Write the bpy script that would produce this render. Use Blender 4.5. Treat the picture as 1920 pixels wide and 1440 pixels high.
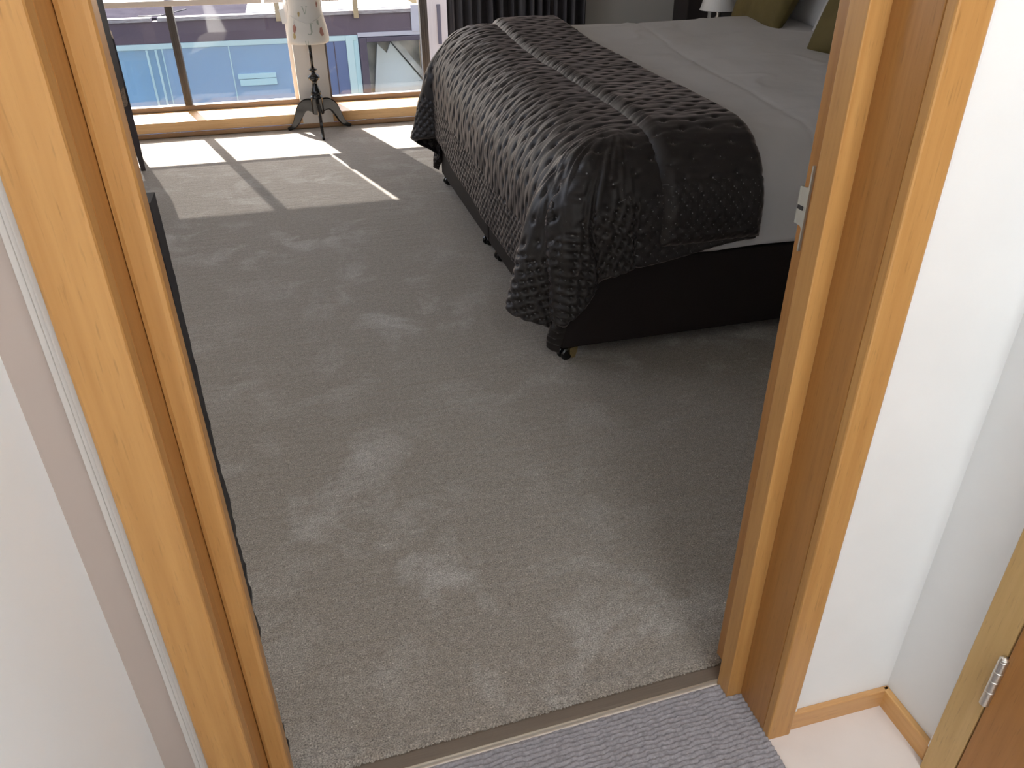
import bpy, bmesh, math, random
import numpy as np
from mathutils import Vector, Matrix, Quaternion
for o in list(bpy.data.objects): bpy.data.objects.remove(o)
sc = bpy.context.scene
C = sc.collection
PI = math.pi
random.seed(4)

# ---------------------------------------------------------------- camera
cd = bpy.data.cameras.new('camera')
cam = bpy.data.objects.new('camera', cd); C.objects.link(cam); sc.camera = cam
cd.sensor_fit = 'HORIZONTAL'; cd.sensor_width = 36; cd.lens = 36*1463/1920; cd.clip_start = .02
R = Matrix(((0.9652168998712675, 0.14291624406476935, -0.21893214333514177),
            (-0.26130003997393475, 0.4989118789401209, -0.8263227130861516),
            (-0.008867091547959354, 0.8547876252232817, 0.5189021973865814)))
cam.matrix_world = Matrix.Translation((0, 0, 1.25)) @ R.to_4x4()

# ---------------------------------------------------------------- light
sc.view_settings.view_transform = 'Standard'; sc.view_settings.look = 'None'
sc.view_settings.gamma = 1; sc.view_settings.use_curve_mapping = False
sc.view_settings.exposure = 0.0
w = bpy.data.worlds.new('sky'); sc.world = w; w.use_nodes = True
nt = w.node_tree; bgn = nt.nodes['Background']
sky = nt.nodes.new('ShaderNodeTexSky'); sky.sky_type = 'NISHITA'; sky.sun_disc = False
sky.sun_elevation = math.radians(48); sky.sun_rotation = math.radians(-15); sky.air_density = 1; sky.dust_density = 2.5
nt.links.new(sky.outputs[0], bgn.inputs[0]); bgn.inputs[1].default_value = 0.44
def lamp(name, kind, energy, loc, color=(1, 1, 1), **k):
    d = bpy.data.lights.new(name, kind); d.energy = energy; d.color = color
    for a, b in k.items(): setattr(d, a, b)
    o = bpy.data.objects.new(name, d); C.objects.link(o); o.location = loc
    return o
sun = lamp('sun', 'SUN', 27, (-2, 12, 6), (1, .95, .88), angle=.009)
sun.rotation_euler = Vector((.27, -1, -.73)).to_track_quat('-Z', 'Y').to_euler()
lamp('hall_overhead_light', 'AREA', 12, (.50, -.50, 2.36), (.96, .98, 1), shape='DISK', size=.45)
lamp('hall_overhead_light', 'AREA', 10, (.45, -1.5, 2.36), (.96, .98, 1), shape='DISK', size=.45)  # second overhead source, added to brighten the hall walls
lamp('hall_fill', 'POINT', 21, (.78, -.30, 1.95), (.93, .97, 1), shadow_soft_size=.09)  # added fill for the left hall wall, no real fitting here
wl = lamp('side_fill', 'AREA', 12, (-1.40, 3.4, 1.45), (1, .96, .92), shape='RECTANGLE', size=1.1, size_y=1.9)  # added fill from the left for the bedroom
wl.rotation_euler = (0, -PI/2, 0)

# ---------------------------------------------------------------- materials
def mat(name, col, rough=.6, metal=0, **k):
    m = bpy.data.materials.new(name); m.use_nodes = True
    p = m.node_tree.nodes['Principled BSDF']
    p.inputs['Base Color'].default_value = (*col, 1); p.inputs['Roughness'].default_value = rough
    p.inputs['Metallic'].default_value = metal
    for a, b in k.items(): p.inputs[a].default_value = b
    return m
def noise_mat(name, c1, c2, scale=(1, 1, 1), nscale=20, rough=.6, bump=0, detail=6, lo=.3, hi=.7, coord='Object', bscale=None, dist=.01, **k):
    m = mat(name, c1, rough, **k); t = m.node_tree; L = t.links; p = t.nodes['Principled BSDF']
    tc = t.nodes.new('ShaderNodeTexCoord'); mp = t.nodes.new('ShaderNodeMapping'); mp.inputs['Scale'].default_value = scale
    L.new(tc.outputs[coord], mp.inputs[0])
    n = t.nodes.new('ShaderNodeTexNoise'); n.inputs['Scale'].default_value = nscale; n.inputs['Detail'].default_value = detail
    L.new(mp.outputs[0], n.inputs[0])
    r = t.nodes.new('ShaderNodeValToRGB'); r.color_ramp.elements[0].position = lo; r.color_ramp.elements[1].position = hi
    r.color_ramp.elements[0].color = (*c1, 1); r.color_ramp.elements[1].color = (*c2, 1)
    L.new(n.outputs[0], r.inputs[0]); L.new(r.outputs[0], p.inputs['Base Color'])
    if bump:
        n2 = t.nodes.new('ShaderNodeTexNoise'); n2.inputs['Scale'].default_value = bscale or nscale; n2.inputs['Detail'].default_value = 3
        L.new(mp.outputs[0], n2.inputs[0])
        b = t.nodes.new('ShaderNodeBump'); b.inputs['Strength'].default_value = bump; b.inputs['Distance'].default_value = dist
        L.new(n2.outputs[0], b.inputs['Height']); L.new(b.outputs[0], p.inputs['Normal'])
    return m
def wood(name, c1, c2, axis='z', rough=.38):
    s = {'z': (60, 60, 2.2), 'x': (2.2, 60, 60), 'y': (60, 2.2, 60)}[axis]
    m = noise_mat(name, c1, c2, s, 1.6, rough, .06, 8, .25, .75, bscale=5, dist=.002)
    t = m.node_tree; L = t.links; p = t.nodes['Principled BSDF']
    # broad tone drift along the board and short dark pores
    tc = t.nodes.new('ShaderNodeTexCoord'); mp = t.nodes.new('ShaderNodeMapping')
    mp.inputs['Scale'].default_value = tuple(v*4 if v > 10 else v*8 for v in s); L.new(tc.outputs['Object'], mp.inputs[0])
    n = t.nodes.new('ShaderNodeTexNoise'); n.inputs['Scale'].default_value = 1.5; n.inputs['Detail'].default_value = 2; L.new(mp.outputs[0], n.inputs[0])
    r = t.nodes.new('ShaderNodeMapRange'); r.inputs[1].default_value = .60; r.inputs[2].default_value = .75; r.inputs[3].default_value = 1; r.inputs[4].default_value = .78
    L.new(n.outputs[0], r.inputs[0])
    mx = t.nodes.new('ShaderNodeMix'); mx.data_type = 'RGBA'; mx.blend_type = 'MULTIPLY'; mx.inputs[0].default_value = 1
    src = p.inputs['Base Color'].links[0].from_socket
    L.new(src, mx.inputs[6]); L.new(r.outputs[0], mx.inputs[7]); L.new(mx.outputs[2], p.inputs['Base Color'])
    return m
M = {}
M['wall'] = noise_mat('white_paint', (.80, .80, .79), (.84, .84, .83), nscale=6, rough=.55, bump=.04, bscale=180, dist=.001)
M['litwall'] = noise_mat('brightened_white_paint', (.88, .905, .915), (.90, .92, .93), nscale=6, rough=.5)  # left hall wall: extra whiteness paints in light the lamps do not give
M['taupe'] = mat('taupe_paint', (.43, .355, .31), .5)
M['bedwall'] = mat('grey_paint', (.62, .60, .57), .6)
M['white'] = mat('white_gloss', (.82, .82, .82), .3)
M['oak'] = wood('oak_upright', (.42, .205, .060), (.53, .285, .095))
M['oakshade'] = wood('oak_shaded_reveal', (.33, .145, .038), (.43, .205, .06), rough=.33)  # same oak darkened: shade of the reveals put into the colour
M['oakx'] = wood('oak_along_wall', (.58, .33, .13), (.70, .44, .20), 'x')
M['oaky'] = wood('oak_along_side', (.58, .30, .10), (.68, .40, .16), 'y')
M['skirt'] = wood('oak_skirting', (.50, .26, .10), (.60, .34, .14), 'x')
M['doorwood'] = wood('closet_door_veneer', (.34, .145, .035), (.42, .19, .05))
M['black'] = mat('black_gloss', (.008, .008, .009), .12)
M['blackmatte'] = mat('black_rubber', (.012, .012, .015), .55)
M['nickel'] = mat('satin_nickel', (.62, .60, .56), .3, 1)
M['hinge'] = mat('grey_steel', (.50, .50, .46), .5, .6)
M['brass'] = mat('brass', (.75, .58, .30), .22, 1)
M['bronze'] = noise_mat('bronze_strip', (.17, .135, .105), (.20, .16, .125), (3, 300, 3), 3, .42, metal=.35)
M['nosing'] = mat('bright_edge', (.72, .66, .56), .28, .8)
M['alu'] = mat('dark_window_metal', (.075, .07, .07), .45, .1)
M['rail'] = mat('brown_window_rail', (.23, .18, .15), .4, .2)
M['blindbar'] = mat('blind_bar', (.62, .58, .55), .4)
M['column'] = mat('warm_white_column', (.66, .62, .58), .5)
M['linen'] = noise_mat('white_bed_linen', (.57, .56, .57), (.61, .60, .61), nscale=5, rough=.85, bump=.25, bscale=7, dist=.02)
M['mattress'] = noise_mat('mattress_border', (.62, .62, .62), (.68, .68, .68), nscale=50, rough=.8)
M['divan'] = noise_mat('dark_divan_fabric', (.013, .0095, .009), (.018, .013, .012), nscale=200, rough=.6)
M['divan'].node_tree.nodes['Principled BSDF'].inputs['Specular IOR Level'].default_value = .2
M['headboard'] = mat('headboard', (.018, .015, .015), .6)
M['olive'] = noise_mat('olive_velvet', (.095, .07, .018), (.135, .10, .028), nscale=9, rough=.8, bump=.2, bscale=30)
M['curtain'] = mat('charcoal_curtain', (.075, .070, .080), .75)
M['tweed'] = noise_mat('brown_tweed', (.12, .085, .065), (.36, .28, .21), nscale=110, rough=.9, bump=.5, bscale=200)
M['chairleg'] = mat('chair_leg', (.06, .05, .055), .25)
M['form'] = noise_mat('cream_cotton', (.72, .69, .64), (.76, .73, .69), nscale=12, rough=.8)
M['sage'] = mat('sage_print', (.42, .45, .38), .8)
M['rose'] = mat('dusty_pink_print', (.42, .21, .17), .8)
M['straw'] = mat('straw_print', (.50, .38, .18), .8)
M['beige'] = noise_mat('beige_floor_board', (.66, .585, .54), (.72, .645, .60), nscale=7, rough=.6)
M['fascia'] = noise_mat('mauve_panel', (.115, .085, .11), (.135, .10, .13), nscale=4, rough=.5)
M['teal'] = mat('teal_frame', (.60, .78, .78), .4)
M['roofgrey'] = noise_mat('roof_felt', (.046, .042, .055), (.065, .06, .075), nscale=5, rough=.9)
M['roofwhite'] = mat('roof_white', (.8, .8, .8), .9)
for q_ in ('roofgrey',): M[q_].node_tree.nodes['Principled BSDF'].inputs['Specular IOR Level'].default_value = 0
M['trimwood'] = noise_mat('weathered_coping', (.24, .20, .20), (.50, .46, .45), (4, 30, 30), 3, .9)
M['batten'] = mat('batten', (.45, .34, .20), .8)
M['mauveframe'] = mat('mauve_frame', (.10, .08, .11), .5)
M['greywhite'] = mat('pale_cladding', (.55, .53, .58), .6)
M['concrete'] = noise_mat('concrete_relief', (.30, .32, .31), (.80, .80, .74), (1, 1, 1), 3.5, .9, .4, 8, .35, .65)
M['palepanel'] = mat('pale_glass_panel', (.80, .88, .88), .3)
M['pinkwall'] = mat('pink_render', (.72, .60, .55), .8)
M['bluedoor'] = mat('blue_door', (.15, .20, .36), .35)
M['ground'] = mat('yard', (.3, .3, .3), .9)
M['facecurtain'] = noise_mat('teal_curtain', (.58, .80, .88), (.90, .97, .97), (12, 12, .3), 2, .8)
M['cyan'] = mat('pale_cyan', (.56, .80, .84), .5)
def glass(name, tint=(1, 1, 1), refl=.04):
    m = bpy.data.materials.new(name); m.use_nodes = True; t = m.node_tree; t.nodes.remove(t.nodes['Principled BSDF'])
    tr = t.nodes.new('ShaderNodeBsdfTransparent'); tr.inputs[0].default_value = (*tint, 1)
    g = t.nodes.new('ShaderNodeBsdfGlossy'); g.inputs['Roughness'].default_value = .02
    mx = t.nodes.new('ShaderNodeMixShader'); mx.inputs[0].default_value = refl
    t.links.new(tr.outputs[0], mx.inputs[1]); t.links.new(g.outputs[0], mx.inputs[2]); t.links.new(mx.outputs[0], t.nodes['Material Output'].inputs[0])
    return m
M['glass'] = glass('window_glass')
def tint_glass(name, col, amount):
    m = mat(name, col, .08); t = m.node_tree; p = t.nodes['Principled BSDF']
    tr = t.nodes.new('ShaderNodeBsdfTransparent'); tr.inputs[0].default_value = (.7, .88, 1, 1)
    mx = t.nodes.new('ShaderNodeMixShader'); mx.inputs[0].default_value = amount
    t.links.new(tr.outputs[0], mx.inputs[1]); t.links.new(p.outputs[0], mx.inputs[2]); t.links.new(mx.outputs[0], t.nodes['Material Output'].inputs[0])
    return m
M['blueglass'] = tint_glass('blue_glass', (.60, .76, .92), .50)
def sheer():
    m = bpy.data.materials.new('sheer_blind'); m.use_nodes = True; t = m.node_tree; t.nodes.remove(t.nodes['Principled BSDF'])
    tr = t.nodes.new('ShaderNodeBsdfTransparent'); tl = t.nodes.new('ShaderNodeBsdfTranslucent'); tl.inputs[0].default_value = (.78, .75, .72, 1)
    df = t.nodes.new('ShaderNodeBsdfDiffuse'); df.inputs[0].default_value = (.6, .58, .56, 1)
    a = t.nodes.new('ShaderNodeMixShader'); a.inputs[0].default_value = .35
    b = t.nodes.new('ShaderNodeMixShader'); b.inputs[0].default_value = .12
    L = t.links; L.new(tl.outputs[0], a.inputs[1]); L.new(df.outputs[0], a.inputs[2]); L.new(a.outputs[0], b.inputs[1]); L.new(tr.outputs[0], b.inputs[2])
    L.new(b.outputs[0], t.nodes['Material Output'].inputs[0])
    return m
M['sheer'] = sheer()
M['clearglass'] = tint_glass('pale_blue_glass', (.66, .84, .94), .35)

def carpet_mat():
    m = mat('plush_carpet', (.2, .2, .2), .95); t = m.node_tree; L = t.links; p = t.nodes['Principled BSDF']
    tc = t.nodes.new('ShaderNodeTexCoord')
    def nz(s, d, rough=.5, dist=0):
        n = t.nodes.new('ShaderNodeTexNoise'); n.inputs['Scale'].default_value = s; n.inputs['Detail'].default_value = d
        n.inputs['Roughness'].default_value = rough; n.inputs['Distortion'].default_value = dist; L.new(tc.outputs['Object'], n.inputs[0]); return n
    def rng(src, a, b, c, d):
        r = t.nodes.new('ShaderNodeMapRange'); r.inputs[1].default_value = a; r.inputs[2].default_value = b; r.inputs[3].default_value = c; r.inputs[4].default_value = d
        L.new(src, r.inputs[0]); return r.outputs[0]
    def mul(a, b):
        q = t.nodes.new('ShaderNodeMath'); q.operation = 'MULTIPLY'; L.new(a, q.inputs[0]); L.new(b, q.inputs[1]); return q.outputs[0]
    patch = mul(rng(nz(4.6, 5, .62, .5).outputs[0], .50, .66, 0, 1), rng(nz(1.1, 2).outputs[0], .38, .60, .12, 1))
    fib = rng(nz(330, 2, .7).outputs[0], .28, .72, .30, 1.62)
    fib2 = rng(nz(75, 3, .6).outputs[0], .3, .7, .82, 1.18)
    spark = rng(nz(210, 1).outputs[0], .66, .74, 1, 1.7)
    mx = t.nodes.new('ShaderNodeMix'); mx.data_type = 'RGBA'
    mx.inputs[6].default_value = (.265, .232, .196, 1); mx.inputs[7].default_value = (.40, .375, .345, 1); L.new(patch, mx.inputs[0])
    tone = mul(mul(fib, fib2), spark)
    m2 = t.nodes.new('ShaderNodeMix'); m2.data_type = 'RGBA'; m2.blend_type = 'MULTIPLY'; m2.inputs[0].default_value = 1
    L.new(mx.outputs[2], m2.inputs[6]); L.new(tone, m2.inputs[7]); L.new(m2.outputs[2], p.inputs['Base Color'])
    b = t.nodes.new('ShaderNodeBump'); b.inputs['Strength'].default_value = .8; b.inputs['Distance'].default_value = .006
    L.new(nz(140, 4, .7).outputs[0], b.inputs['Height'])
    # brushed lines in the pile
    b2 = t.nodes.new('ShaderNodeBump'); b2.inputs['Strength'].default_value = .35; b2.inputs['Distance'].default_value = .02
    mp = t.nodes.new('ShaderNodeMapping'); mp.inputs['Scale'].default_value = (3, 16, 1); mp.inputs['Rotation'].default_value = (0, 0, .25); L.new(tc.outputs['Object'], mp.inputs[0])
    n = t.nodes.new('ShaderNodeTexNoise'); n.inputs['Scale'].default_value = 1.6; n.inputs['Detail'].default_value = 5; n.inputs['Distortion'].default_value = .8; L.new(mp.outputs[0], n.inputs[0])
    L.new(n.outputs[0], b2.inputs['Height']); L.new(b.outputs[0], b2.inputs['Normal']); L.new(b2.outputs[0], p.inputs['Normal'])
    p.inputs['Sheen Weight'].default_value = .25; p.inputs['Sheen Roughness'].default_value = .5
    return m
M['carpet'] = carpet_mat()
def rib_mat():
    m = mat('ribbed_loop', (.28, .27, .28), .95); t = m.node_tree; L = t.links; p = t.nodes['Principled BSDF']
    tc = t.nodes.new('ShaderNodeTexCoord')
    n = t.nodes.new('ShaderNodeTexNoise'); n.inputs['Scale'].default_value = 160; n.inputs['Detail'].default_value = 3; L.new(tc.outputs['Object'], n.inputs[0])
    r = t.nodes.new('ShaderNodeMapRange'); r.inputs[1].default_value = .3; r.inputs[2].default_value = .7; r.inputs[3].default_value = .8; r.inputs[4].default_value = 1.25; L.new(n.outputs[0], r.inputs[0])
    at = t.nodes.new('ShaderNodeMix'); at.data_type = 'RGBA'; at.blend_type = 'MULTIPLY'; at.inputs[0].default_value = 1
    at.inputs[6].default_value = (.265, .25, .265, 1); L.new(r.outputs[0], at.inputs[7]); L.new(at.outputs[2], p.inputs['Base Color'])
    b = t.nodes.new('ShaderNodeBump'); b.inputs['Strength'].default_value = .7; b.inputs['Distance'].default_value = .003; L.new(n.outputs[0], b.inputs['Height']); L.new(b.outputs[0], p.inputs['Normal'])
    return m
M['rib'] = rib_mat()
def velvet():
    m = mat('quilted_velvet', (.02, .018, .018), .46); t = m.node_tree; L = t.links; p = t.nodes['Principled BSDF']
    at = t.nodes.new('ShaderNodeAttribute'); at.attribute_name = 'tuft'
    sp = t.nodes.new('ShaderNodeSeparateXYZ'); L.new(at.outputs['Vector'], sp.inputs[0])
    cb = t.nodes.new('ShaderNodeCombineXYZ'); L.new(sp.outputs[0], cb.inputs[0]); L.new(sp.outputs[1], cb.inputs[1])
    ln = t.nodes.new('ShaderNodeVectorMath'); ln.operation = 'LENGTH'; L.new(cb.outputs[0], ln.inputs[0])
    mr = t.nodes.new('ShaderNodeMapRange'); mr.inputs[1].default_value = .0012; mr.inputs[2].default_value = .0026; mr.inputs[3].default_value = .85; mr.inputs[4].default_value = 0
    L.new(ln.outputs['Value'], mr.inputs[0])
    q = t.nodes.new('ShaderNodeMath'); q.operation = 'MULTIPLY'; L.new(mr.outputs[0], q.inputs[0]); L.new(sp.outputs[2], q.inputs[1])
    tc = t.nodes.new('ShaderNodeTexCoord'); n = t.nodes.new('ShaderNodeTexNoise'); n.inputs['Scale'].default_value = 7; n.inputs['Detail'].default_value = 4; L.new(tc.outputs['Object'], n.inputs[0])
    r = t.nodes.new('ShaderNodeValToRGB'); r.color_ramp.elements[0].position = .35; r.color_ramp.elements[1].position = .7
    r.color_ramp.elements[0].color = (.018, .015, .0145, 1); r.color_ramp.elements[1].color = (.022, .018, .018, 1); L.new(n.outputs[0], r.inputs[0])
    mx = t.nodes.new('ShaderNodeMix'); mx.data_type = 'RGBA'; mx.inputs[7].default_value = (.30, .29, .30, 1)
    L.new(r.outputs[0], mx.inputs[6]); L.new(q.outputs[0], mx.inputs[0]); L.new(mx.outputs[2], p.inputs['Base Color'])
    p.inputs['Sheen Weight'].default_value = .50; p.inputs['Sheen Roughness'].default_value = .31; p.inputs['Sheen Tint'].default_value = (.78, .64, .60, 1)
    p.inputs['Specular IOR Level'].default_value = .36
    return m
M['velvet'] = velvet()

# ---------------------------------------------------------------- helpers
def link(name, me, m=None, parent=None, smooth=False):
    o = bpy.data.objects.new(name, me); C.objects.link(o)
    if m: me.materials.append(m)
    if parent:
        o.parent = parent; o.matrix_parent_inverse = Matrix.Translation(-parent.location)
    if smooth:
        for p in me.polygons: p.use_smooth = True
    return o
def obj(name, bm, m, parent=None, smooth=False, kind=None, label=None):
    me = bpy.data.meshes.new(name); bmesh.ops.recalc_face_normals(bm, faces=bm.faces); bm.to_mesh(me); bm.free()
    o = link(name, me, m, parent, smooth)
    if kind: o['kind'] = kind
    if label: o['label'] = label
    return o
def box(x0, x1, y0, y1, z0, z1, bev=0, bm=None, seg=2):
    b = bmesh.new(); bmesh.ops.create_cube(b, size=1)
    for v in b.verts: v.co = Vector((x0+(v.co.x+.5)*(x1-x0), y0+(v.co.y+.5)*(y1-y0), z0+(v.co.z+.5)*(z1-z0)))
    if bev: bmesh.ops.bevel(b, geom=b.edges[:], offset=bev, segments=seg, affect='EDGES', profile=.5)
    if bm is None: return b
    me = bpy.data.meshes.new('t'); b.to_mesh(me); bm.from_mesh(me); b.free(); bpy.data.meshes.remove(me); return bm
def lathe(prof, cx, cy, seg=40, sx=1, sy=1, bm=None):
    bm = bm or bmesh.new(); rings = []
    for r, z in prof:
        rings.append([bm.verts.new((cx+sx*r*math.cos(2*PI*i/seg), cy+sy*r*math.sin(2*PI*i/seg), z)) for i in range(seg)])
    for a, b in zip(rings, rings[1:]):
        for i in range(seg): bm.faces.new((a[i], a[(i+1) % seg], b[(i+1) % seg], b[i]))
    bm.faces.new(rings[0]); bm.faces.new(rings[-1]); return bm
def prism(pts, axis, a, b, bm=None):
    """outline pts (2D) extruded from a to b along axis; x: (y,z), y: (x,z), z: (x,y)"""
    bm = bm or bmesh.new()
    f = {'x': lambda p, t: (t, p[0], p[1]), 'y': lambda p, t: (p[0], t, p[1]), 'z': lambda p, t: (p[0], p[1], t)}[axis]
    A = [bm.verts.new(f(p, a)) for p in pts]; B = [bm.verts.new(f(p, b)) for p in pts]; n = len(pts)
    bm.faces.new(A); bm.faces.new(B[::-1])
    for i in range(n): bm.faces.new((A[i], A[(i+1) % n], B[(i+1) % n], B[i]))
    return bm
def thing(name, loc, label=None, cat=None, group=None, kind=None):
    o = bpy.data.objects.new(name, None); C.objects.link(o); o.location = loc; o.empty_display_size = .05
    if label: o['label'] = label
    if cat: o['category'] = cat
    if group: o['group'] = group
    if kind: o['kind'] = kind
    return o
def tag(o, label, cat, group=None):
    o['label'] = label; o['category'] = cat
    if group: o['group'] = group
    return o
def grid_mesh(name, P, m, parent=None, attr=None, solid=0):
    nu, nv = P.shape[:2]
    idx = np.arange(nu*nv).reshape(nu, nv)
    F = np.stack([idx[:-1, :-1], idx[1:, :-1], idx[1:, 1:], idx[:-1, 1:]], -1).reshape(-1, 4)
    me = bpy.data.meshes.new(name); me.from_pydata(P.reshape(-1, 3).tolist(), [], F.tolist()); me.update()
    if attr is not None:
        a = me.attributes.new('tuft', 'FLOAT_VECTOR', 'POINT'); a.data.foreach_set('vector', attr.reshape(-1).astype(np.float32))
    o = link(name, me, m, parent, True)
    if solid:
        s = o.modifiers.new('thick', 'SOLIDIFY'); s.thickness = solid; s.offset = -1
    return o
rng_ = np.random.RandomState(7)
LAT = rng_.rand(64, 64)
def vnoise(x, y):
    x = np.asarray(x); y = np.asarray(y)
    xi = np.floor(x).astype(int); yi = np.floor(y).astype(int); fx = x-xi; fy = y-yi
    fx = fx*fx*(3-2*fx); fy = fy*fy*(3-2*fy)
    g = lambda a, b: LAT[a % 64, b % 64]
    return (g(xi, yi)*(1-fx)+g(xi+1, yi)*fx)*(1-fy)+(g(xi, yi+1)*(1-fx)+g(xi+1, yi+1)*fx)*fy

# ---------------------------------------------------------------- setting: bedroom shell
WT = 2.42
DA = .036                                      # the threshold runs at a slight angle to the window wall
def thr(x, d=0): return .843 + DA*x + d
# bedroom carpet
bm = bmesh.new()
vs = [(-1.3, thr(-1.3, .0)), (2.85, thr(2.85, .0)), (2.85, 5.60), (-1.3, 5.60)]
prism(vs, 'z', -.02, .0, bm)
fl = obj('floor', bm, M['carpet'], kind='structure'); fl['label'] = 'grey plush bedroom carpet with lighter brushed patches'
# hall floor board
o = obj('floor_hall', box(-.30, .93, -2.0, .87, -.05, -.003), M['beige'], kind='structure'); o['label'] = 'bare pale beige floor board beside the hall carpet'
for nm, b, m in (('wall_left', box(-1.42, -1.30, .73, 2.4, 0, WT), 'bedwall'), ('wall_left_far', box(-1.42, -1.30, 4.4, 6.1, 0, WT), 'bedwall'),
                 ('wall_left_low', box(-1.42, -1.30, 2.4, 4.4, 0, .88), 'bedwall'), ('wall_left_top', box(-1.42, -1.30, 2.4, 4.4, 2.02, WT), 'bedwall'),
                 ('wall_right', box(2.85, 2.97, .73, 6.1, 0, WT), 'bedwall'),
                 ('wall_far', box(1.30, 2.85, 5.60, 6.02, 0, WT), 'bedwall'),
                 ('wall_far_header', box(-1.30, 1.30, 5.88, 6.02, 1.96, WT), 'bedwall'),
                 ('ceiling', box(-1.42, 2.97, .73, 6.1, WT, WT+.1), 'wall'),
                 ('wall_near_right', box(.66, 2.85, .73, .88, 0, WT), 'wall'),
                 ('wall_near_left', box(-1.30, -.19, .745, .88, 0, WT), 'wall'),
                 ('wall_near_header', box(-.19, .66, .73, .88, 2.06, WT), 'wall')):
    obj(nm, b, M[m], kind='structure')
# ---- hall
hr = box(.66, .90, .722, .74, 0, WT); obj('wall_hall_end', hr, M['wall'], kind='structure')
obj('wall_hall_left', box(-.42, -.296, -2.0, .745, 0, WT), M['litwall'], kind='structure')
o = obj('wall_hall_strip', box(-.2965, -.236, .735, .75, 0, WT), M['taupe'], kind='structure')
obj('wall_hall_right', box(.892, .99, .592, .80, 0, WT), M['wall'], kind='structure')
obj('wall_hall_side', box(.892, .99, -2.0, -.25, 0, WT), M['wall'], kind='structure')
obj('wall_hall_top', box(.892, .99, -.25, .592, 2.02, WT), M['wall'], kind='structure')
obj('wall_hall_back', box(-.42, .99, -2.12, -2.0, 0, WT), M['wall'], kind='structure')
obj('ceiling_hall', box(-.42, .99, -2.12, .73, WT, WT+.1), M['wall'], kind='structure')
# white beads between casing and wall
b = box(.690, .700, .7125, .724, 0.045, 2.1, .002); box(.700, .7035, .7175, .724, 0.045, 2.1, .001, b)
obj('trim_1', b, M['white'], kind='structure')
b = box(-.246, -.236, .722, .736, 0, 2.1, .002); box(-.252, -.246, .729, .736, 0, 2.1, .001, b); box(-.2595, -.253, .733, .736, 0, 2.1, .001, b)
obj('trim_2', b, M['column'], kind='structure')
b = box(.8765, .894, .592, .600, .039, 2.08, .002)
obj('trim_3', b, M['white'], kind='structure')
# hall skirting
obj('baseboard_right', box(.690, .892, .712, .7225, -.006, .039, .0025), M['skirt'], kind='structure')
obj('baseboard_side', box(.880, .8925, .600, .7215, -.006, .039, .0025), M['oaky'], kind='structure')

# ---- doorway frame
d1 = thing('door_1', (.235, .8, 0), kind='structure')
def rounded_post(x0, x1, y0, y1, z0, z1, r=.003): return box(x0, x1, y0, y1, z0, z1, r)
obj('casing', rounded_post(.6445, .690, .705, .7225, -.016, 2.10), M['oak'], d1)
obj('casing', rounded_post(-.236, -.1805, .705, .735, -.016, 2.10, .004), M['oak'], d1)
obj('casing', rounded_post(-.236, .690, .705, .7225, 2.045, 2.10), M['oakx'], d1)
obj('jamb', box(.645, .662, .7225, .894, -.016, 2.05, .0015), M['oakshade'], d1)
obj('jamb', box(-.198, -.181, .7345, .894, -.016, 2.05, .0015), M['oakshade'], d1)
obj('jamb', box(-.198, .662, .715, .8895, 2.04, 2.06, .0015), M['oakshade'], d1)
obj('door_stop', rounded_post(.616, .6455, .80, .8355, -.016, 2.045, .0015), M['oak'], d1)
obj('door_stop', rounded_post(-.1815, -.1515, .786, .822, -.016, 2.045, .006), M['oak'], d1)
obj('door_stop', rounded_post(-.1815, .6455, .80, .8355, 2.01, 2.042, .002), M['oakx'], d1)
# hinge leaf on the right jamb: wide middle with two narrow legs
hb = prism([(.8765, .845), (.8795, .845), (.8795, .876), (.8825, .879), (.8950, .880), (.8950, .9305), (.8825, .9315), (.8795, .934), (.8795, .962), (.8765, .962)], 'x', .6415, .6452)
hg = obj('hinge', hb, M['hinge'], d1, label='grey steel hinge leaf')
b = lathe([(.0030, .880), (.0030, .9005)], .6435, .8948, 16); lathe([(.0030, .9060), (.0030, .9305)], .6435, .8948, 16, bm=b)
obj('knuckle', b, M['hinge'], hg)
obj('hinge_gap', box(.6405, .6455, .883, .8945, .9005, .9060), M['blackmatte'], hg, label='dark gap at the hinge joint')  # black block stands for the shade in the open joint
# black seal strips on the left jamb
def seal(z0, z1, wav, x0, x1, seed=1):
    n = max(6, int((z1-z0)/.008)); rnd = random.Random(seed); B = bmesh.new(); rows = []
    off = 0
    for i in range(n+1):
        z = z0+(z1-z0)*i/n
        k = wav*(max(0, 1-(z-z0)/.75))
        off = off*.7+rnd.uniform(-1, 1)*k
        x = x0+(x1-x0)*(z-z0)/(z1-z0)+off
        rows.append([B.verts.new(p) for p in ((-.183, .846, z), (x, .846, z), (x, .884, z), (-.183, .884, z))])
    for a, c in zip(rows, rows[1:]):
        for i in range(4): B.faces.new((a[i], a[(i+1) % 4], c[(i+1) % 4], c[i]))
    B.faces.new(rows[0]); B.faces.new(rows[-1]); return B
for a, (z0, z1, wv) in enumerate(((1.105, 2.03, .0002), (.27, .998, .0022), (.02, .158, .0022))):
    obj('seal_strip', seal(z0, z1, wv, (-.159, -.1625, -.1650)[a], (-.156, -.1555, -.1650)[a], a+3), M['blackmatte'], d1, label='black draught seal strip')
# strike plate in the gap
b = box(-.1812, -.1785, .824, .852, 1.03, 1.10, .001); sp = obj('strike_plate', b, M['nickel'], d1, label='nickel strike plate')

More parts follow.
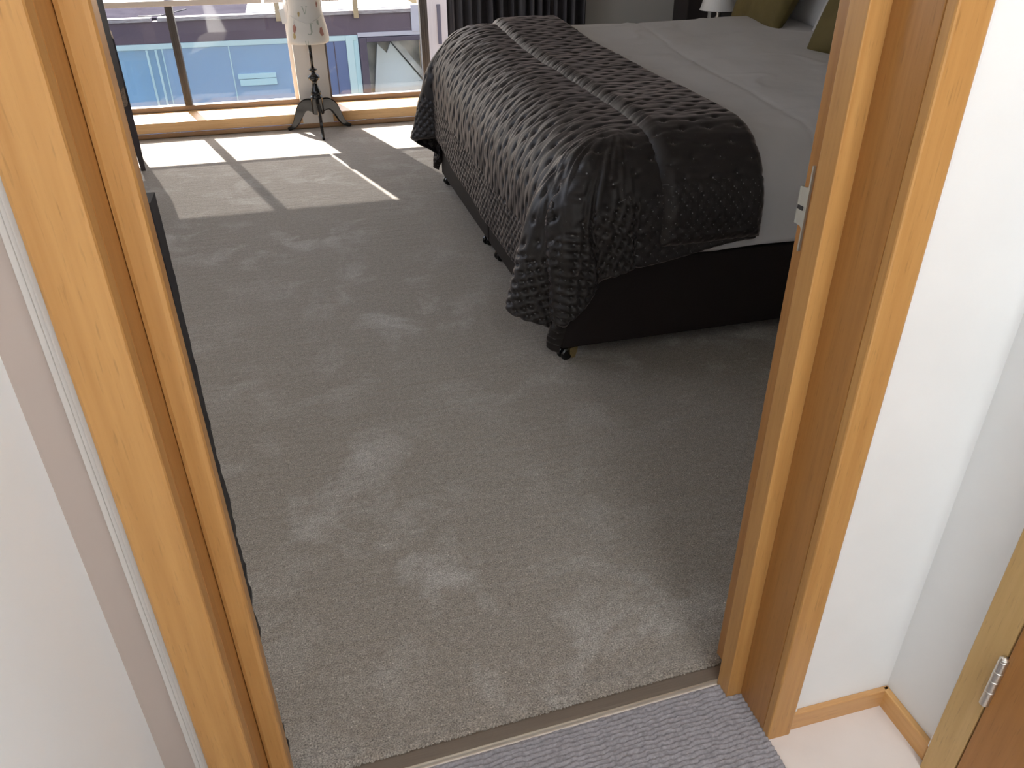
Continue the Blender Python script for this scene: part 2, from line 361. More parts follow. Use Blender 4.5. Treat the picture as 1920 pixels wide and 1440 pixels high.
# ---- closet door at the right edge
d2 = thing('door_2', (.885, .2, 0), kind='structure')
obj('door_frame', box(.868, .893, .5395, .5925, -.016, 2.06, .002), wood('pale_oak_frame', (.50, .32, .12), (.60, .40, .17)), d2)
obj('door_frame', box(.868, .893, -.25, -.197, -.016, 2.06, .002), M['oak'], d2)
obj('door_frame', box(.868, .893, -.25, .5925, 2.0, 2.06, .002), M['oaky'], d2)
obj('door_leaf', box(.867, .90, -.194, .5365, -.008, 1.997, .0015), M['doorwood'], d2, label='reddish brown veneered door leaf')
b = bmesh.new(); z = .236
for h_, r in ((.030, .0066), (.0005, .0058), (.022, .0066), (.001, .0056), (.0185, .0068), (.001, .0056), (.022, .0068)):
    lathe([(r-.0008, z), (r, z+.0006), (r, z+h_-.0006), (r-.0008, z+h_)] if h_ > .005 else [(r, z), (r, z+h_)], .8625, .538, 28, bm=b); z += h_
lathe([(.0066, z), (.0066, z+.003), (.005, z+.0055), (.002, z+.007)], .8625, .538, 28, bm=b)
obj('hinge', b, M['nickel'], d2, smooth=False, label='satin nickel barrel hinge')

# ---- threshold strip
def strip(y0, y1, z0, z1, prof, name, m, parent):
    B = bmesh.new(); A = []
    for x in (-.181, .645):
        A.append([B.verts.new((x, .843+DA*x+p[0], p[1])) for p in prof])
    n = len(prof)
    for i in range(n): B.faces.new((A[0][i], A[0][(i+1) % n], A[1][(i+1) % n], A[1][i]))
    B.faces.new(A[0]); B.faces.new(A[1][::-1]); return obj(name, B, m, parent, label=None)
th = thing('threshold_bar', (.24, .84, 0), 'bronze threshold bar with a bright edge between the plush and the ribbed carpet', 'threshold')
strip(0, 0, 0, 0, [(-.024, -.016), (-.024, .0025), (-.018, .0035), (.0, .0045), (.006, .0035), (.006, -.016)], 'bar_plate', M['bronze'], th)
p = strip(0, 0, 0, 0, [(-.030, -.016), (-.030, .001), (-.0285, .0038), (-.026, .0045), (-.0243, .0035), (-.0243, -.016)], 'bar_edge', M['nosing'], th); p['label'] = 'bright metal edge'
# carpet pile edge: a ragged tuft line standing slightly over the bar
n = 500; B = bmesh.new(); prev = None; rnd = random.Random(2)
for i in range(n+1):
    x = -.15+(.645+.15)*i/n
    j = rnd.uniform(-.0022, .0022)
    r = [B.verts.new((x, thr(x, .003+j), .0045)), B.verts.new((x, thr(x, .0045+j), .0075+rnd.uniform(0, .001))), B.verts.new((x, thr(x, .016), .0085)), B.verts.new((x, thr(x, .05), .0005))]
    if prev:
        for k in range(3): B.faces.new((prev[k], prev[k+1], r[k+1], r[k]))
    prev = r
o = obj('carpet_edge', B, M['carpet'], smooth=True); o['kind'] = 'structure'; o.name = 'trim_4'

# ---- ribbed hall carpet
nx, ny = 420, 760
xs = np.linspace(-.29, .650, nx); ys = np.linspace(-.35, .8105, ny)
X, Y = np.meshgrid(xs, ys, indexing='ij')
S = (Y/.8105).clip(0, 1)
Yw = Y + DA*X*S
ridge = (Y-.035*0)*1.0
pit = .0088
ph = Y/pit + .5*vnoise(X*40, Y*60) + .35*vnoise(X*160, Y*4+9)
Z = -.0005+.0052*np.abs(np.sin(PI*ph))**.7*(.75+.5*vnoise(X*170, np.floor(ph)*3.7+.5)) + .0008*vnoise(X*300, Y*300)
edge = np.clip((.650-X)/.004, 0, 1); Z = Z*edge - .015*(1-edge)
edge2 = np.clip((.8105-Y)/.004, 0, 1); Z = Z*edge2-.004*(1-edge2)
o = grid_mesh('ribbed_carpet', np.stack([X, Yw, Z], -1), M['rib']); tag(o, 'grey ribbed loop carpet on the hall floor before the threshold', 'carpet')

# ---------------------------------------------------------------- window wall
SZ = .095
w1 = thing('window_1', (-.6, 5.95, 0), kind='structure')
obj('window_sill', box(-1.30, 1.30, 5.602, 6.02, .03, SZ, .004), M['oakx'], w1)
obj('sill_trim', box(-1.30, 1.30, 5.585, 5.604, 0, .030, .006), wood('brown_trim', (.28, .15, .07), (.36, .21, .10), 'x'), w1)
def wbar(x0, x1, z0, z1, name, m, y0=5.935, y1=5.995): return obj(name, box(x0, x1, y0, y1, z0, z1, .003), m, w1)
wbar(-1.30, .05, SZ, .129, 'window_rail', M['rail']); wbar(.25, 1.30, SZ, .129, 'window_rail', M['rail'])
b = box(-.7145, -.668, 5.93, 5.995, .129, 1.96, .002)
for xx in (-.705, -.695, -.683): box(xx, xx+.004, 5.926, 5.931, .129, 1.96, .001, b)
obj('mullion', b, M['alu'], w1)
b = box(.936, .990, 5.93, 5.995, .129, 1.96, .002)
for xx in (.945, .957, .972): box(xx, xx+.004, 5.926, 5.931, .129, 1.96, .001, b)
obj('mullion', b, M['alu'], w1)
wbar(.02, .05, .129, 1.96, 'window_frame', M['white']); wbar(.25, .275, .129, 1.96, 'window_frame', M['alu'])
wbar(-1.30, .05, 1.92, 1.96, 'window_frame', M['alu']); wbar(.25, 1.30, 1.92, 1.96, 'window_frame', M['alu'])
for x0, x1 in ((-1.30, -.7145), (-.668, .02), (.275, .936), (.99, 1.30)):
    obj('glass_pane', box(x0, x1, 5.968, 5.974, .129, 1.92), M['glass'], w1)
obj('wall_pier', box(.046, .248, 5.596, 6.02, .03, WT), M['column'], kind='structure')
# eave outside above the window
obj('trim_5', box(-2.5, 3.2, 6.02, 6.60, 1.972, 2.12), M['bedwall'], kind='structure')
def blind(x0, x1, label):
    t = thing('roller_blind', ((x0+x1)/2, 5.9, .74), label, 'blind', 'sheer roller blinds over the window panes')
    fb_ = bmesh.new(); fb_.faces.new([fb_.verts.new(p) for p in ((x0+.004, 5.90, .776), (x1-.004, 5.90, .776), (x1-.004, 5.90, 1.90), (x0+.004, 5.90, 1.90))])
    obj('blind_fabric', fb_, M['sheer'], t)
    obj('bottom_bar', box(x0, x1, 5.888, 5.912, .745, .778, .003), M['blindbar'], t)
    obj('roller', box(x0, x1, 5.882, 5.924, 1.89, 1.93, .008), M['blindbar'], t)
obj('sun_slit_mask', box(-.093, .03, 5.89, 5.91, .745, 1.93, .003), M['white'], w1)  # added strip: blocks sun so only a thin slit reaches the floor
blind(-1.29, -.109, 'sheer roller blind with pale bottom bar left of the white pier')
blind(.276, .99, 'sheer roller blind right of the white pier, barely in view at the top')

w2 = thing('added_window', (-1.33, 3.4, .88), kind='structure')  # unseen opening, added to let the side fill into the bedroom
fb = box(-1.36, -1.31, 2.4, 2.44, .88, 2.02); box(-1.36, -1.31, 4.36, 4.4, .88, 2.02, 0, fb); box(-1.36, -1.31, 2.4, 4.4, .88, .92, 0, fb); box(-1.36, -1.31, 2.4, 4.4, 1.98, 2.02, 0, fb)
obj('window_frame', fb, M['alu'], w2)
obj('glass_pane', box(-1.338, -1.334, 2.44, 4.36, .92, 1.98), M['glass'], w2)
# ---------------------------------------------------------------- curtain
n = 360; P = np.zeros((n, 30, 3)); xs = np.linspace(0, 1, n)
for i, s in enumerate(xs):
    ph = s*15*2*PI+1.8*math.sin(s*9)
    amp = .034*(1+.35*math.sin(s*23)) * (.35 if s < .12 else 1)
    for j in range(30):
        z = j/29
        P[i, j] = (1.045+.965*s+.008*math.sin(ph*.5+z*2), 5.50+amp*math.sin(ph+.4*z)+.008*math.sin(ph*2.1), .02+2.33*z)
o = grid_mesh('curtain', P, M['curtain'], solid=.003); tag(o, 'charcoal pleated curtain beside the window, behind the bed', 'curtain')

# ---------------------------------------------------------------- bed
bed = thing('bed', (1.7, 3.1, 0), 'large dark brown divan bed with white mattress standing on small castors', 'bed')
BX0, BX1, BY0, BY1 = .715, 2.72, 2.075, 4.12
MID = 3.06
for y0, y1 in ((BY0, MID-.006), (MID+.006, BY1)):
    obj('divan_base', box(BX0, BX1, y0, y1, .048, .325, .008), M['divan'], bed)
def caster(x, y, rot, px, py):
    # wheel pair, fork and brass bracket
    b = bmesh.new()
    for s in (-.011, .011):
        bb = lathe([(.004, -.008), (.018, -.007), (.0225, -.003), (.0225, .003), (.018, .007), (.004, .008)], 0, 0, 24)
        bmesh.ops.rotate(bb, verts=bb.verts, cent=(0, 0, 0), matrix=Matrix.Rotation(PI/2, 3, 'X'))
        bmesh.ops.translate(bb, verts=bb.verts, vec=(0, s, .0225))
        me = bpy.data.meshes.new('t'); bb.to_mesh(me); b.from_mesh(me); bb.free(); bpy.data.meshes.remove(me)
    bmesh.ops.rotate(b, verts=b.verts, cent=(0, 0, 0), matrix=Matrix.Rotation(rot, 3, 'Z'))
    bmesh.ops.translate(b, verts=b.verts, vec=(x, y, 0))
    c = obj('caster', b, M['black'], bed, smooth=False)
    k = prism([(-.016, .049), (-.016, .030), (-.008, .012), (.004, .010), (.012, .030), (.016, .049)], 'y', -.004, .004)
    bmesh.ops.rotate(k, verts=k.verts, cent=(0, 0, 0), matrix=Matrix.Rotation(rot, 3, 'Z'))
    bmesh.ops.translate(k, verts=k.verts, vec=(x+px, y+py, 0))
    obj('brass_fork', k, M['brass'], c, label='brass caster fork')
caster(.735, 2.10, .3, .022, -.018); caster(.742, 2.965, .2, .02, -.022); caster(.738, 3.155, .5, .024, -.02); caster(.738, 4.07, .2, .02, -.02)
caster(2.6, 2.12, .3, 0, 0); caster(2.6, 4.05, .3, 0, 0)
obj('mattress', box(BX0+.005, BX1, BY0+.004, BY1, .325, .52, .045, seg=4), M['mattress'], bed, smooth=False, label='white mattress')
hbx = bmesh.new()
for y0, y1 in ((1.95, 3.04), (3.05, 4.40)): box(BX1+.01, BX1+.10, y0, y1, .05, 1.30, .012, hbx)
obj('headboard', hbx, M['headboard'], bed, label='black upholstered headboard')

def topz(y): return np.interp(y, [2.0, 2.3, 2.9, 3.5, 3.9, 4.2], [.655, .668, .685, .715, .755, .775])
def drape(u, v, Rf, Rn, Rr, x0, y0, y1, flare, zs=0, ripple=1., corner=True):
    """u: metres of cloth past the start of the foot rounding (negative: on top).  v: position across the bed in cloth metres,
    0..W on top, below 0 near overhang, above W far overhang."""
    W = (y1-Rr)-(y0+Rn)
    dx = np.maximum(u, 0)
    dn = np.maximum(-v, 0); df = np.maximum(v-W, 0)
    side = np.where(dn > 0, 1, 0)+np.where(df > 0, 1, 0)
    dy = dn+df; Rs = np.where(df > 0, Rr, Rn)
    r = np.sqrt(dx*dx+dy*dy)+1e-9
    psi = np.arctan2(dy, dx)
    c, s = np.cos(psi), np.sin(psi)
    Rr_ = Rf*c*c+Rs*s*s
    th = np.minimum(r/Rr_, PI/2)
    down = Rr_*(1-np.cos(th))+np.maximum(0, r-Rr_*PI/2)
    sq = np.maximum(c, s)**.45
    fl = np.where(r > Rr_*.9, (r-Rr_*.9), 0)
    out = np.sin(th)
    both = (dx > 0) & (dy > 0)
    pc = .56
    fcorner = np.where(psi < pc, np.sin(PI*psi/pc)**.8, -.12*np.sin(PI*(psi-pc)/(PI/2-pc)))
    ext = fl*(.02+np.where(both, flare*fcorner, 0))
    rip = np.where(both, ripple*fl*.065*np.sin(psi*11+.9*np.sin(r*8))*np.sin(2*psi)**.5, 0)
    ox = out*Rf*c/sq + (ext+rip)*c
    oy = out*Rs*s/sq + (ext+rip)*s
    X = np.where(dx > 0, x0+Rf-ox, x0+Rf-u)
    # foot side hanging part without side overhang
    Yt = y0+Rn+np.clip(v, 0, W)
    Y = Yt + np.where(dn > 0, -oy, 0)+np.where(df > 0, oy, 0)
    Z = topz(Yt)+zs-down
    return X, Y, np.maximum(Z, .016+.012*vnoise(X*30, Y*30))
def normals(P):
    du = np.gradient(P, axis=0); dv = np.gradient(P, axis=1)
    N = np.cross(du, dv); N /= (np.linalg.norm(N, axis=-1, keepdims=True)+1e-12)
    return N
def tufts(u, v, s):
    p = u/s; q = v/s
    a = np.round((p+q)/2); b = np.round((p-q)/2)
    jx = .22*(LAT[(a.astype(int)) % 64, (b.astype(int)) % 64]-.5)*2
    ju = ((a+b)+jx)*s; jv = ((a-b)+jx*.8)*s
    return u-ju, v-jv
def quilt_mesh(name, ulist, vlist, base, off, parent, label=None, border=None, edge=None):
    U, V = np.meshgrid(ulist, vlist, indexing='ij')
    # soft meander of the cloth
    X, Y, Z = base(U, V)
    P = np.stack([X, Y, Z], -1); N = normals(P)
    if N[len(ulist)//2, len(vlist)//2, 2] < 0 and abs(N[-2, len(vlist)//2, 2]) > .3: pass
    if N[-2, len(vlist)//2, 2] < 0 and N[0, len(vlist)//2, 2] < .0: N = -N
    if N[np.argmin(np.abs(ulist)) , len(vlist)//2, 2] < 0: N = -N
    bd = border(U, V)                          # 0 main field .. 1 dense border
    du, dv = tufts(U, V, .043); d1_ = np.sqrt((du/1.25)**2+(dv)**2)
    eu, ev = tufts(U, V, .0185); d2_ = np.sqrt(eu**2+ev**2)
    hang = np.clip(Z*0+(U+.1)/.25, 0, 1)
    n1 = vnoise(V*34, U*7); n2 = vnoise(V*95+7, U*15+3); n3 = vnoise(V*9+3, U*9)
    main = -(.0065+.0025*hang)*np.exp(-(d1_/.0085)**2)+.0034*(np.abs(n1-.5)*2)**.8*(.45+.55*hang)+.0022*n2+.004*n3
    # creases that run tuft to tuft down the drape
    main += -.0030*np.exp(-(dv/.006)**2)*np.exp(-(du/.032)**2)
    bor = -(.0085-.0045*((V < 0)&(U < 0))+.005*((U > 0) & (V < 0)))*np.exp(-(d2_/.0068)**2)+.003*n2+.006*n3
    h = main*(1-bd)+bor*bd
    h = h+.007*vnoise(U*5+2, V*4+5)
    pc_ = np.arctan2(np.maximum(-V, 0), np.maximum(U, 1e-4)); rc_ = np.hypot(np.maximum(U, 0), np.maximum(-V, 0))
    inc = ((U > 0) & (V < 0))*np.clip(rc_/.16, 0, 1)*np.sin(2*pc_)**.5
    h = h+inc*(.017*np.abs(vnoise(pc_*8, rc_*7+3)-.5)*2+.008*vnoise(pc_*22+5, rc_*16))
    h = h + off
    if edge is not None: h = edge(U, V, h)
    st = np.stack([np.where(bd > .5, eu*1.2, du), np.where(bd > .5, ev*1.2, dv), np.where(bd > .5, .8, 1.)], -1)
    P = P+N*h[..., None]
    P[..., 2] = np.maximum(P[..., 2], .012)
    o = grid_mesh(name, P, M['velvet'], parent, st)
    return o
Rf, Rn, Rr = .235, .20, .16
QX0, QY0, QY1 = .698, 2.045, 4.15
W = (QY1-Rr)-(QY0+Rn)
step = .0042
HF, HN = .632, .412
u1 = np.arange(-(1.33-QX0-Rf), HF, step); v1 = np.arange(-HN, W+HN+.10, step)
def skew(U, V):
    t = np.clip((U+.40)/.45, 0, 1); return np.where(V < 0, V*(1+.13*t*t*(3-2*t)), V)
base = lambda U, V: drape(U*(1-.04*np.clip(-V/.3, 0, 1)), skew(U, V), Rf, Rn, Rr, QX0, QY0, QY1, .24)
def bord(U, V):
    w_ = .006*np.sin(U*40)+.006*np.sin(V*37)
    return np.clip(np.maximum((U-(HF-.20)+w_)/.006, np.maximum((-V-np.where(U > .02, HN-.20, HN-.19))/.006, (V-(W+HN-.05))/.006)), 0, 1)
def edge1(U, V, h):
    e = np.minimum(np.minimum(HF-U, V+HN), .5)
    k = np.clip(e/.014, 0, 1)
    return (h+.006)*np.sqrt(1-(1-k)**2)-.010*(1-k)
qt = thing('quilt', (1.0, 3.1, .7), 'dark grey velvet tufted quilt folded over across the foot of the bed', 'quilt')
quilt_mesh('quilt_layer', u1, v1, base, .012, qt, border=bord, edge=edge1)
# folded back upper layer
FX0, FX1 = .985, 1.335
u2 = np.arange(-(FX1-QX0-Rf), -(FX0-QX0-Rf)+1e-6, step*.9); v2 = np.arange(-HN+.01, W+HN-.05, step)
def base2(U, V):
    # fold line wanders and leans towards the head on the hanging side
    sh = -.035*np.clip(-V, 0, .4)/.35 - .012*np.sin(V*3.1) + .05*np.clip((1.0-np.clip(V, 0, 1))*0, 0, 1)
    X, Y, Z = drape(np.minimum(U, -.001), V, Rf, Rn, Rr, QX0, QY0, QY1, .0)
    return X-sh*0+np.where(V < 0, .02*np.clip(-V, 0, .4), 0)+.010*np.sin(V*3.3), Y, Z
def edge2(U, V, h):
    e = np.minimum(U-u2[0], u2[-1]-U); e = np.minimum(e, V-v2[0])
    k = np.clip(e/.042, 0, 1)
    return h*np.sqrt(np.maximum(1-(1-k)**2, 0))*.8+.2*h*(k > 0)-.012*(1-k)
quilt_mesh('quilt_fold', u2, v2, base2, .044, qt, border=lambda U, V: np.clip((-V-(HN-.19))/.006, 0, 1), edge=edge2)

# white duvet
def duvet():
    Rn2, Rr2, Rf2 = .20, .16, .22; y0, y1, x0 = 2.062, 4.135, .73
    W2 = (y1-Rr2)-(y0+Rn2); HN2 = .440
    us = np.arange(-(2.66-x0-Rf2), .0, .012); vs_ = np.arange(-HN2, W2+HN2, .012)
    U, V = np.meshgrid(us, vs_, indexing='ij')
    X, Y, Z = drape(U, V, Rf2, Rn2, Rr2, x0, y0, y1, 0, 0)
    P = np.stack([X, Y, Z], -1); N = normals(P)
    if N[len(us)//2, len(vs_)//2, 2] < 0: N = -N
    h = .012*vnoise(X*3, Y*3+2)+.005*vnoise(X*9, Y*5)+.004*np.exp(-((vnoise(X*4+9, Y*7+3)-.5)/.05)**2)
    h = h-.004*np.exp(-((X-(1.55+.10*(Y-2.2)))/.008)**2)-.012
    e = np.clip((V+HN2)/.01, 0, 1); h = h*e-.003*(1-e)
    return P+N*h[..., None]
o = grid_mesh('duvet', duvet(), M['linen'], solid=.01); tag(o, 'plain white duvet spread over the mattress, hanging down its side', 'duvet')

def pillow(name, w, h, t, m, loc, rot, label, cat, sub=None, sag=.1, group=None):
    n = 41; s = np.linspace(-1, 1, n); U, V = np.meshgrid(s, s, indexing='ij')
    prof = (np.clip(1-np.abs(U)**2.6, 0, 1)*np.clip(1-np.abs(V)**2.6, 0, 1))**.5
    pin = 1-.07*(1-np.abs(V)**2)*np.abs(U)**6
    pin2 = 1-.07*(1-np.abs(U)**2)*np.abs(V)**6
    x = U*w/2*pin; y = V*h/2*pin2
    wr = .006*vnoise(U*5+3, V*5+1)*prof
    zt = prof*t/2+wr+.003; P1 = np.stack([x, y, zt], -1); P2 = np.stack([x, y, -prof*t/2-.003], -1)
    verts = np.concatenate([P1.reshape(-1, 3), P2.reshape(-1, 3)]).tolist(); idx = np.arange(n*n).reshape(n, n); F = []
    for i in range(n-1):
        for j in range(n-1):
            a, b_, c_, d_ = idx[i, j], idx[i+1, j], idx[i+1, j+1], idx[i, j+1]
            F.append((a, b_, c_, d_)); k = n*n; F.append((k+d_, k+c_, k+b_, k+a))
    ring = [idx[i, 0] for i in range(n)]+[idx[n-1, j] for j in range(1, n)]+[idx[i, n-1] for i in range(n-2, -1, -1)]+[idx[0, j] for j in range(n-2, 0, -1)]
    for a, b_ in zip(ring, ring[1:]+ring[:1]): F.append((int(b_), int(a), int(a+n*n), int(b_+n*n)))
    me = bpy.data.meshes.new(name); me.from_pydata(verts, [], [tuple(int(q) for q in f) for f in F]); me.update()
    o = link(name, me, m, None, True); o.location = loc; o.rotation_euler = rot
    tag(o, label, cat, group); return o
def lean(yaw, tilt):
    # local x -> along the bed width, local y -> up, leaning back towards the headboard (+X)
    z = Vector((-math.cos(tilt), 0, math.sin(tilt)))
    y = Vector((math.sin(tilt), 0, math.cos(tilt)))
    x = y.cross(z)
    return (Matrix.Rotation(yaw, 3, 'Z') @ Matrix((x, y, z)).transposed()).to_euler()
def put(name, w, h, t, m, bx, by, bz, yaw, tilt, roll, label, cat, group=None):
    e = lean(yaw, tilt).to_matrix() @ Matrix.Rotation(roll, 3, 'Z')
    up = e @ Vector((0, 1, 0))
    loc = Vector((bx, by, bz))+up*(h/2)
    return pillow(name, w, h, t, m, loc, e.to_euler(), label, cat, group=group)
put('cushion', .56, .50, .15, M['olive'], 2.36, 3.97, .705, -.10, .45, .0, 'dark olive velvet cushion nearer the lamp, leaning at the head of the bed', 'cushion', 'olive cushions on the bed')
put('cushion', .50, .50, .17, M['olive'], 2.31, 3.06, .685, .22, .5, .05, 'olive velvet cushion with a tucked corner, cut off by the doorway frame', 'cushion', 'olive cushions on the bed')
put('pillow', .70, .48, .17, M['linen'], 2.50, 3.30, .70, 0, .45, 0, 'white pillow seen between the two olive cushions', 'pillow')
put('pillow', .70, .46, .17, M['linen'], 2.57, 3.98, .715, 0, .40, 0, 'white pillow behind the farther olive cushion', 'pillow')

# ---- bedside table and lamp beyond the bed
bt = thing('bedside_table', (2.58, 4.72, 0), 'black bedside table standing beyond the far side of the bed', 'table')
obj('cabinet_body', box(2.32, 2.68, 4.45, 4.95, .06, .62, .006), M['headboard'], bt)
obj('table_top', box(2.31, 2.685, 4.44, 4.96, .62, .64, .004), M['black'], bt)
for xx in (2.345, 2.655):
    for yy in (4.48, 4.92): obj('leg', box(xx-.018, xx+.018, yy-.018, yy+.018, 0, .06, .003), M['black'], bt)
dr = obj('drawer', box(2.305, 2.322, 4.47, 4.93, .38, .60, .004), M['headboard'], bt)
obj('knob', lathe([(.012, .48), (.014, .49), (.012, .50)], 2.298, 4.70, 20), M['nickel'], dr)
tl = thing('table_lamp', (2.52, 4.62, .64), 'white shaded table lamp with a clear stem behind the farther olive cushion', 'lamp')
obj('lamp_base', lathe([(.05, .64), (.055, .645), (.03, .66), (.012, .67)], 2.52, 4.62, 32), M['white'], tl, smooth=True)
obj('lamp_stem', lathe([(.012, .67), (.02, .69), (.012, .71), (.018, .73), (.010, .76)], 2.52, 4.62, 24), M['nickel'], tl, smooth=True)
obj('lamp_shade', lathe([(.115, .735), (.112, .733), (.06, .93), (.063, .935)], 2.52, 4.62, 40), M['white'], tl, smooth=False)
# wide dark panel in the corner behind the bedside table
wp = thing('wall_panel', (2.8, 5.2, 0), 'black wall panel in the corner between the curtain wall and the headboard', 'panel')
obj('panel_board', box(2.735, 2.848, 4.45, 5.12, .0, 1.32, .008), M['headboard'], wp)
obj('panel_board', box(2.69, 2.848, 5.37, 5.595, .0, 1.32, .008), mat('brown_black_panel', (.035, .026, .026), .5), wp)

# ---------------------------------------------------------------- armchair at the left
ch = thing('armchair', (-.853, 4.76, 0), 'brown tweed armchair with dark tapered legs showing past the left door jamb', 'armchair')
obj('arm', box(-.945, -.848, 4.80, 5.16, .372, .712, .018), M['tweed'], ch)
obj('arm', box(-1.235, -1.175, 4.80, 5.16, .372, .712, .018), M['tweed'], ch)
obj('seat', box(-1.175, -.945, 4.83, 5.15, .30, .46, .03), M['tweed'], ch)
obj('backrest', box(-1.235, -.86, 4.755, 4.85, .36, .715, .02), M['tweed'], ch)
def pipe(pts, r):
    b = bmesh.new()
    for a, c_ in zip(pts, pts[1:]):
        a = Vector(a); c_ = Vector(c_); d = c_-a
        bb = bmesh.new(); bmesh.ops.create_cone(bb, cap_ends=True, segments=10, radius1=r, radius2=r, depth=d.length)
        bmesh.ops.transform(bb, matrix=Matrix.Translation((a+c_)/2) @ d.to_track_quat('Z', 'Y').to_matrix().to_4x4(), verts=bb.verts)
        me = bpy.data.meshes.new('t'); bb.to_mesh(me); b.from_mesh(me); bb.free(); bpy.data.meshes.remove(me)
    return b
obj('piping', pipe([(-.853, 4.758, .375), (-.853, 4.758, .695), (-.866, 4.758, .714), (-1.22, 4.758, .714)], .005), M['blackmatte'], ch)
for (x, y, lx) in ((-.872, 4.84, .006), (-.872, 5.12, .006), (-1.21, 4.84, -.004), (-1.21, 5.12, -.004)):
    b = bmesh.new(); A = []
    for z, wd, o_ in ((0, .012, lx), (.18, .019, lx*.5), (.373, .024, 0)):
        A.append([b.verts.new((x+o_+sx*wd, y+sy*wd, z)) for sx, sy in ((-1, -1), (1, -1), (1, 1), (-1, 1))])
    for a, c_ in zip(A, A[1:]):
        for i in range(4): b.faces.new((a[i], a[(i+1) % 4], c_[(i+1) % 4], c_[i]))
    b.faces.new(A[0]); b.faces.new(A[-1]); obj('leg', b, M['chairleg'], ch)

ch.rotation_euler = (0, 0, .185)
# ---------------------------------------------------------------- dress form on a turned tripod stand
DX, DY = .150, 5.46
df = thing('dress_form', (DX, DY, 0), 'small cream printed dress form on a glossy black turned tripod stand before the window pier', 'dress form')
prof = [(.012, .60), (.0085, .56), (.0085, .405), (.013, .402), (.026, .394), (.026, .388), (.016, .382), (.013, .374), (.020, .366), (.034, .354), (.038, .344), (.034, .333), (.022, .323),
        (.016, .315), (.017, .300), (.021, .286), (.030, .262), (.034, .246), (.030, .236), (.036, .230), (.040, .224), (.039, .216), (.039, .124), (.036, .119), (.01, .118)]
obj('stand_pole', lathe([(.0095, .55), (.0095, .392)], DX, DY, 20), M['black'], df, smooth=True)
obj('turned_column', lathe(prof[3:], DX, DY, 40), M['black'], df, smooth=True)
for ang in (-PI/2+.02, PI/2-1.08, PI/2+1.08):
    mid = [(.030, .170), (.075, .172), (.112, .150), (.142, .105), (.166, .058), (.196, .024), (.232, .008)]
    # finer centre line
    pts = []
    for i in range(len(mid)-1):
        p0 = mid[max(i-1, 0)]; p1 = mid[i]; p2 = mid[i+1]; p3 = mid[min(i+2, len(mid)-1)]
        for k in range(6):
            t = k/6
            f = lambda a, b, c, d: .5*((2*b)+(-a+c)*t+(2*a-5*b+4*c-d)*t*t+(-a+3*b-3*c+d)*t**3)
            pts.append((f(p0[0], p1[0], p2[0], p3[0]), f(p0[1], p1[1], p2[1], p3[1])))
    pts.append(mid[-1]); B = bmesh.new(); rows = []
    for i, (r, z) in enumerate(pts):
        s = i/(len(pts)-1); a = pts[max(i-1, 0)]; c_ = pts[min(i+1, len(pts)-1)]
        tx, tz = c_[0]-a[0], c_[1]-a[1]; L_ = math.hypot(tx, tz); nx_, nz_ = -tz/L_, tx/L_
        hh = .036*(1-s)**.9+.007+.003*max(0, s-.85)*8; ww = .0115-.003*s
        row = []
        for q, wv in ((hh, ww*.8), (hh*.8, ww), (-hh*.8, ww), (-hh, ww*.8), (-hh, -ww*.8), (-hh*.8, -ww), (hh*.8, -ww), (hh, -ww*.8)):
            rr, zz = r+nx_*q, max(z+nz_*q, .001)
            row.append(B.verts.new((DX+rr*math.cos(ang)-wv*math.sin(ang), DY+rr*math.sin(ang)+wv*math.cos(ang), zz)))
        rows.append(row)
    for a, c_ in zip(rows, rows[1:]):
        for i in range(8): B.faces.new((a[i], a[(i+1) % 8], c_[(i+1) % 8], c_[i]))
    B.faces.new(rows[0]); B.faces.new(rows[-1]); obj('leg', B, M['black'], df, smooth=False)
body = [(.02, .546), (.085, .545), (.115, .548), (.124, .556), (.127, .57), (.126, .60), (.120, .64), (.112, .68), (.106, .71), (.100, .74), (.098, .76), (.100, .79), (.108, .84), (.118, .90),
        (.124, .95), (.122, 1.0), (.118, 1.04), (.105, 1.075), (.075, 1.10), (.045, 1.115), (.036, 1.13), (.036, 1.165), (.034, 1.17), (.01, 1.171)]
def bodyr(z): return float(np.interp(z, [p[1] for p in body[3:]], [p[0] for p in body[3:]]))
obj('torso', lathe(body, DX, DY, 56, 1, .82), M['form'], df, smooth=True)
obj('neck_cap', lathe([(.036, 1.171), (.036, 1.185), (.012, 1.19), (.012, 1.21), (.002, 1.22)], DX, DY, 32, 1, .82), M['black'], df, smooth=True)
def on_body(a, z, off=.0015):
    r = bodyr(z)+off; return (DX+r*math.sin(a), DY-.82*r*math.cos(a), z)
# hem of the dropped bodice: a raised V seam line
pts = [on_body(a, .71-.045*(1-min(1, abs(a)/1.0)) if abs(a) < 1.0 else .71+.0*a, .001) for a in np.linspace(-1.5, 1.5, 40)]
obj('seam', pipe(pts, .0016), M['form'], df)
def blob(outline, a0, z0, m, name='print_motif'):
    B = bmesh.new(); vs = [B.verts.new(on_body(a0+p[0]/.12, z0+p[1], .0012)) for p in outline]
    c0 = B.verts.new(on_body(a0, z0, .0022))
    for i in range(len(vs)): B.faces.new((vs[i], vs[(i+1) % len(vs)], c0))
    return obj(name, B, m, df)
def leafy(a, z, s, m, seed):
    r = random.Random(seed); n = 22
    blob([(s*.55*(1+.18*math.sin(3*t+seed)+r.uniform(-.08, .08))*math.cos(t), s*(1+.15*math.sin(4*t+seed)+r.uniform(-.06, .06))*math.sin(t)) for t in [2*PI*i/n for i in range(n)]], a, z, m)
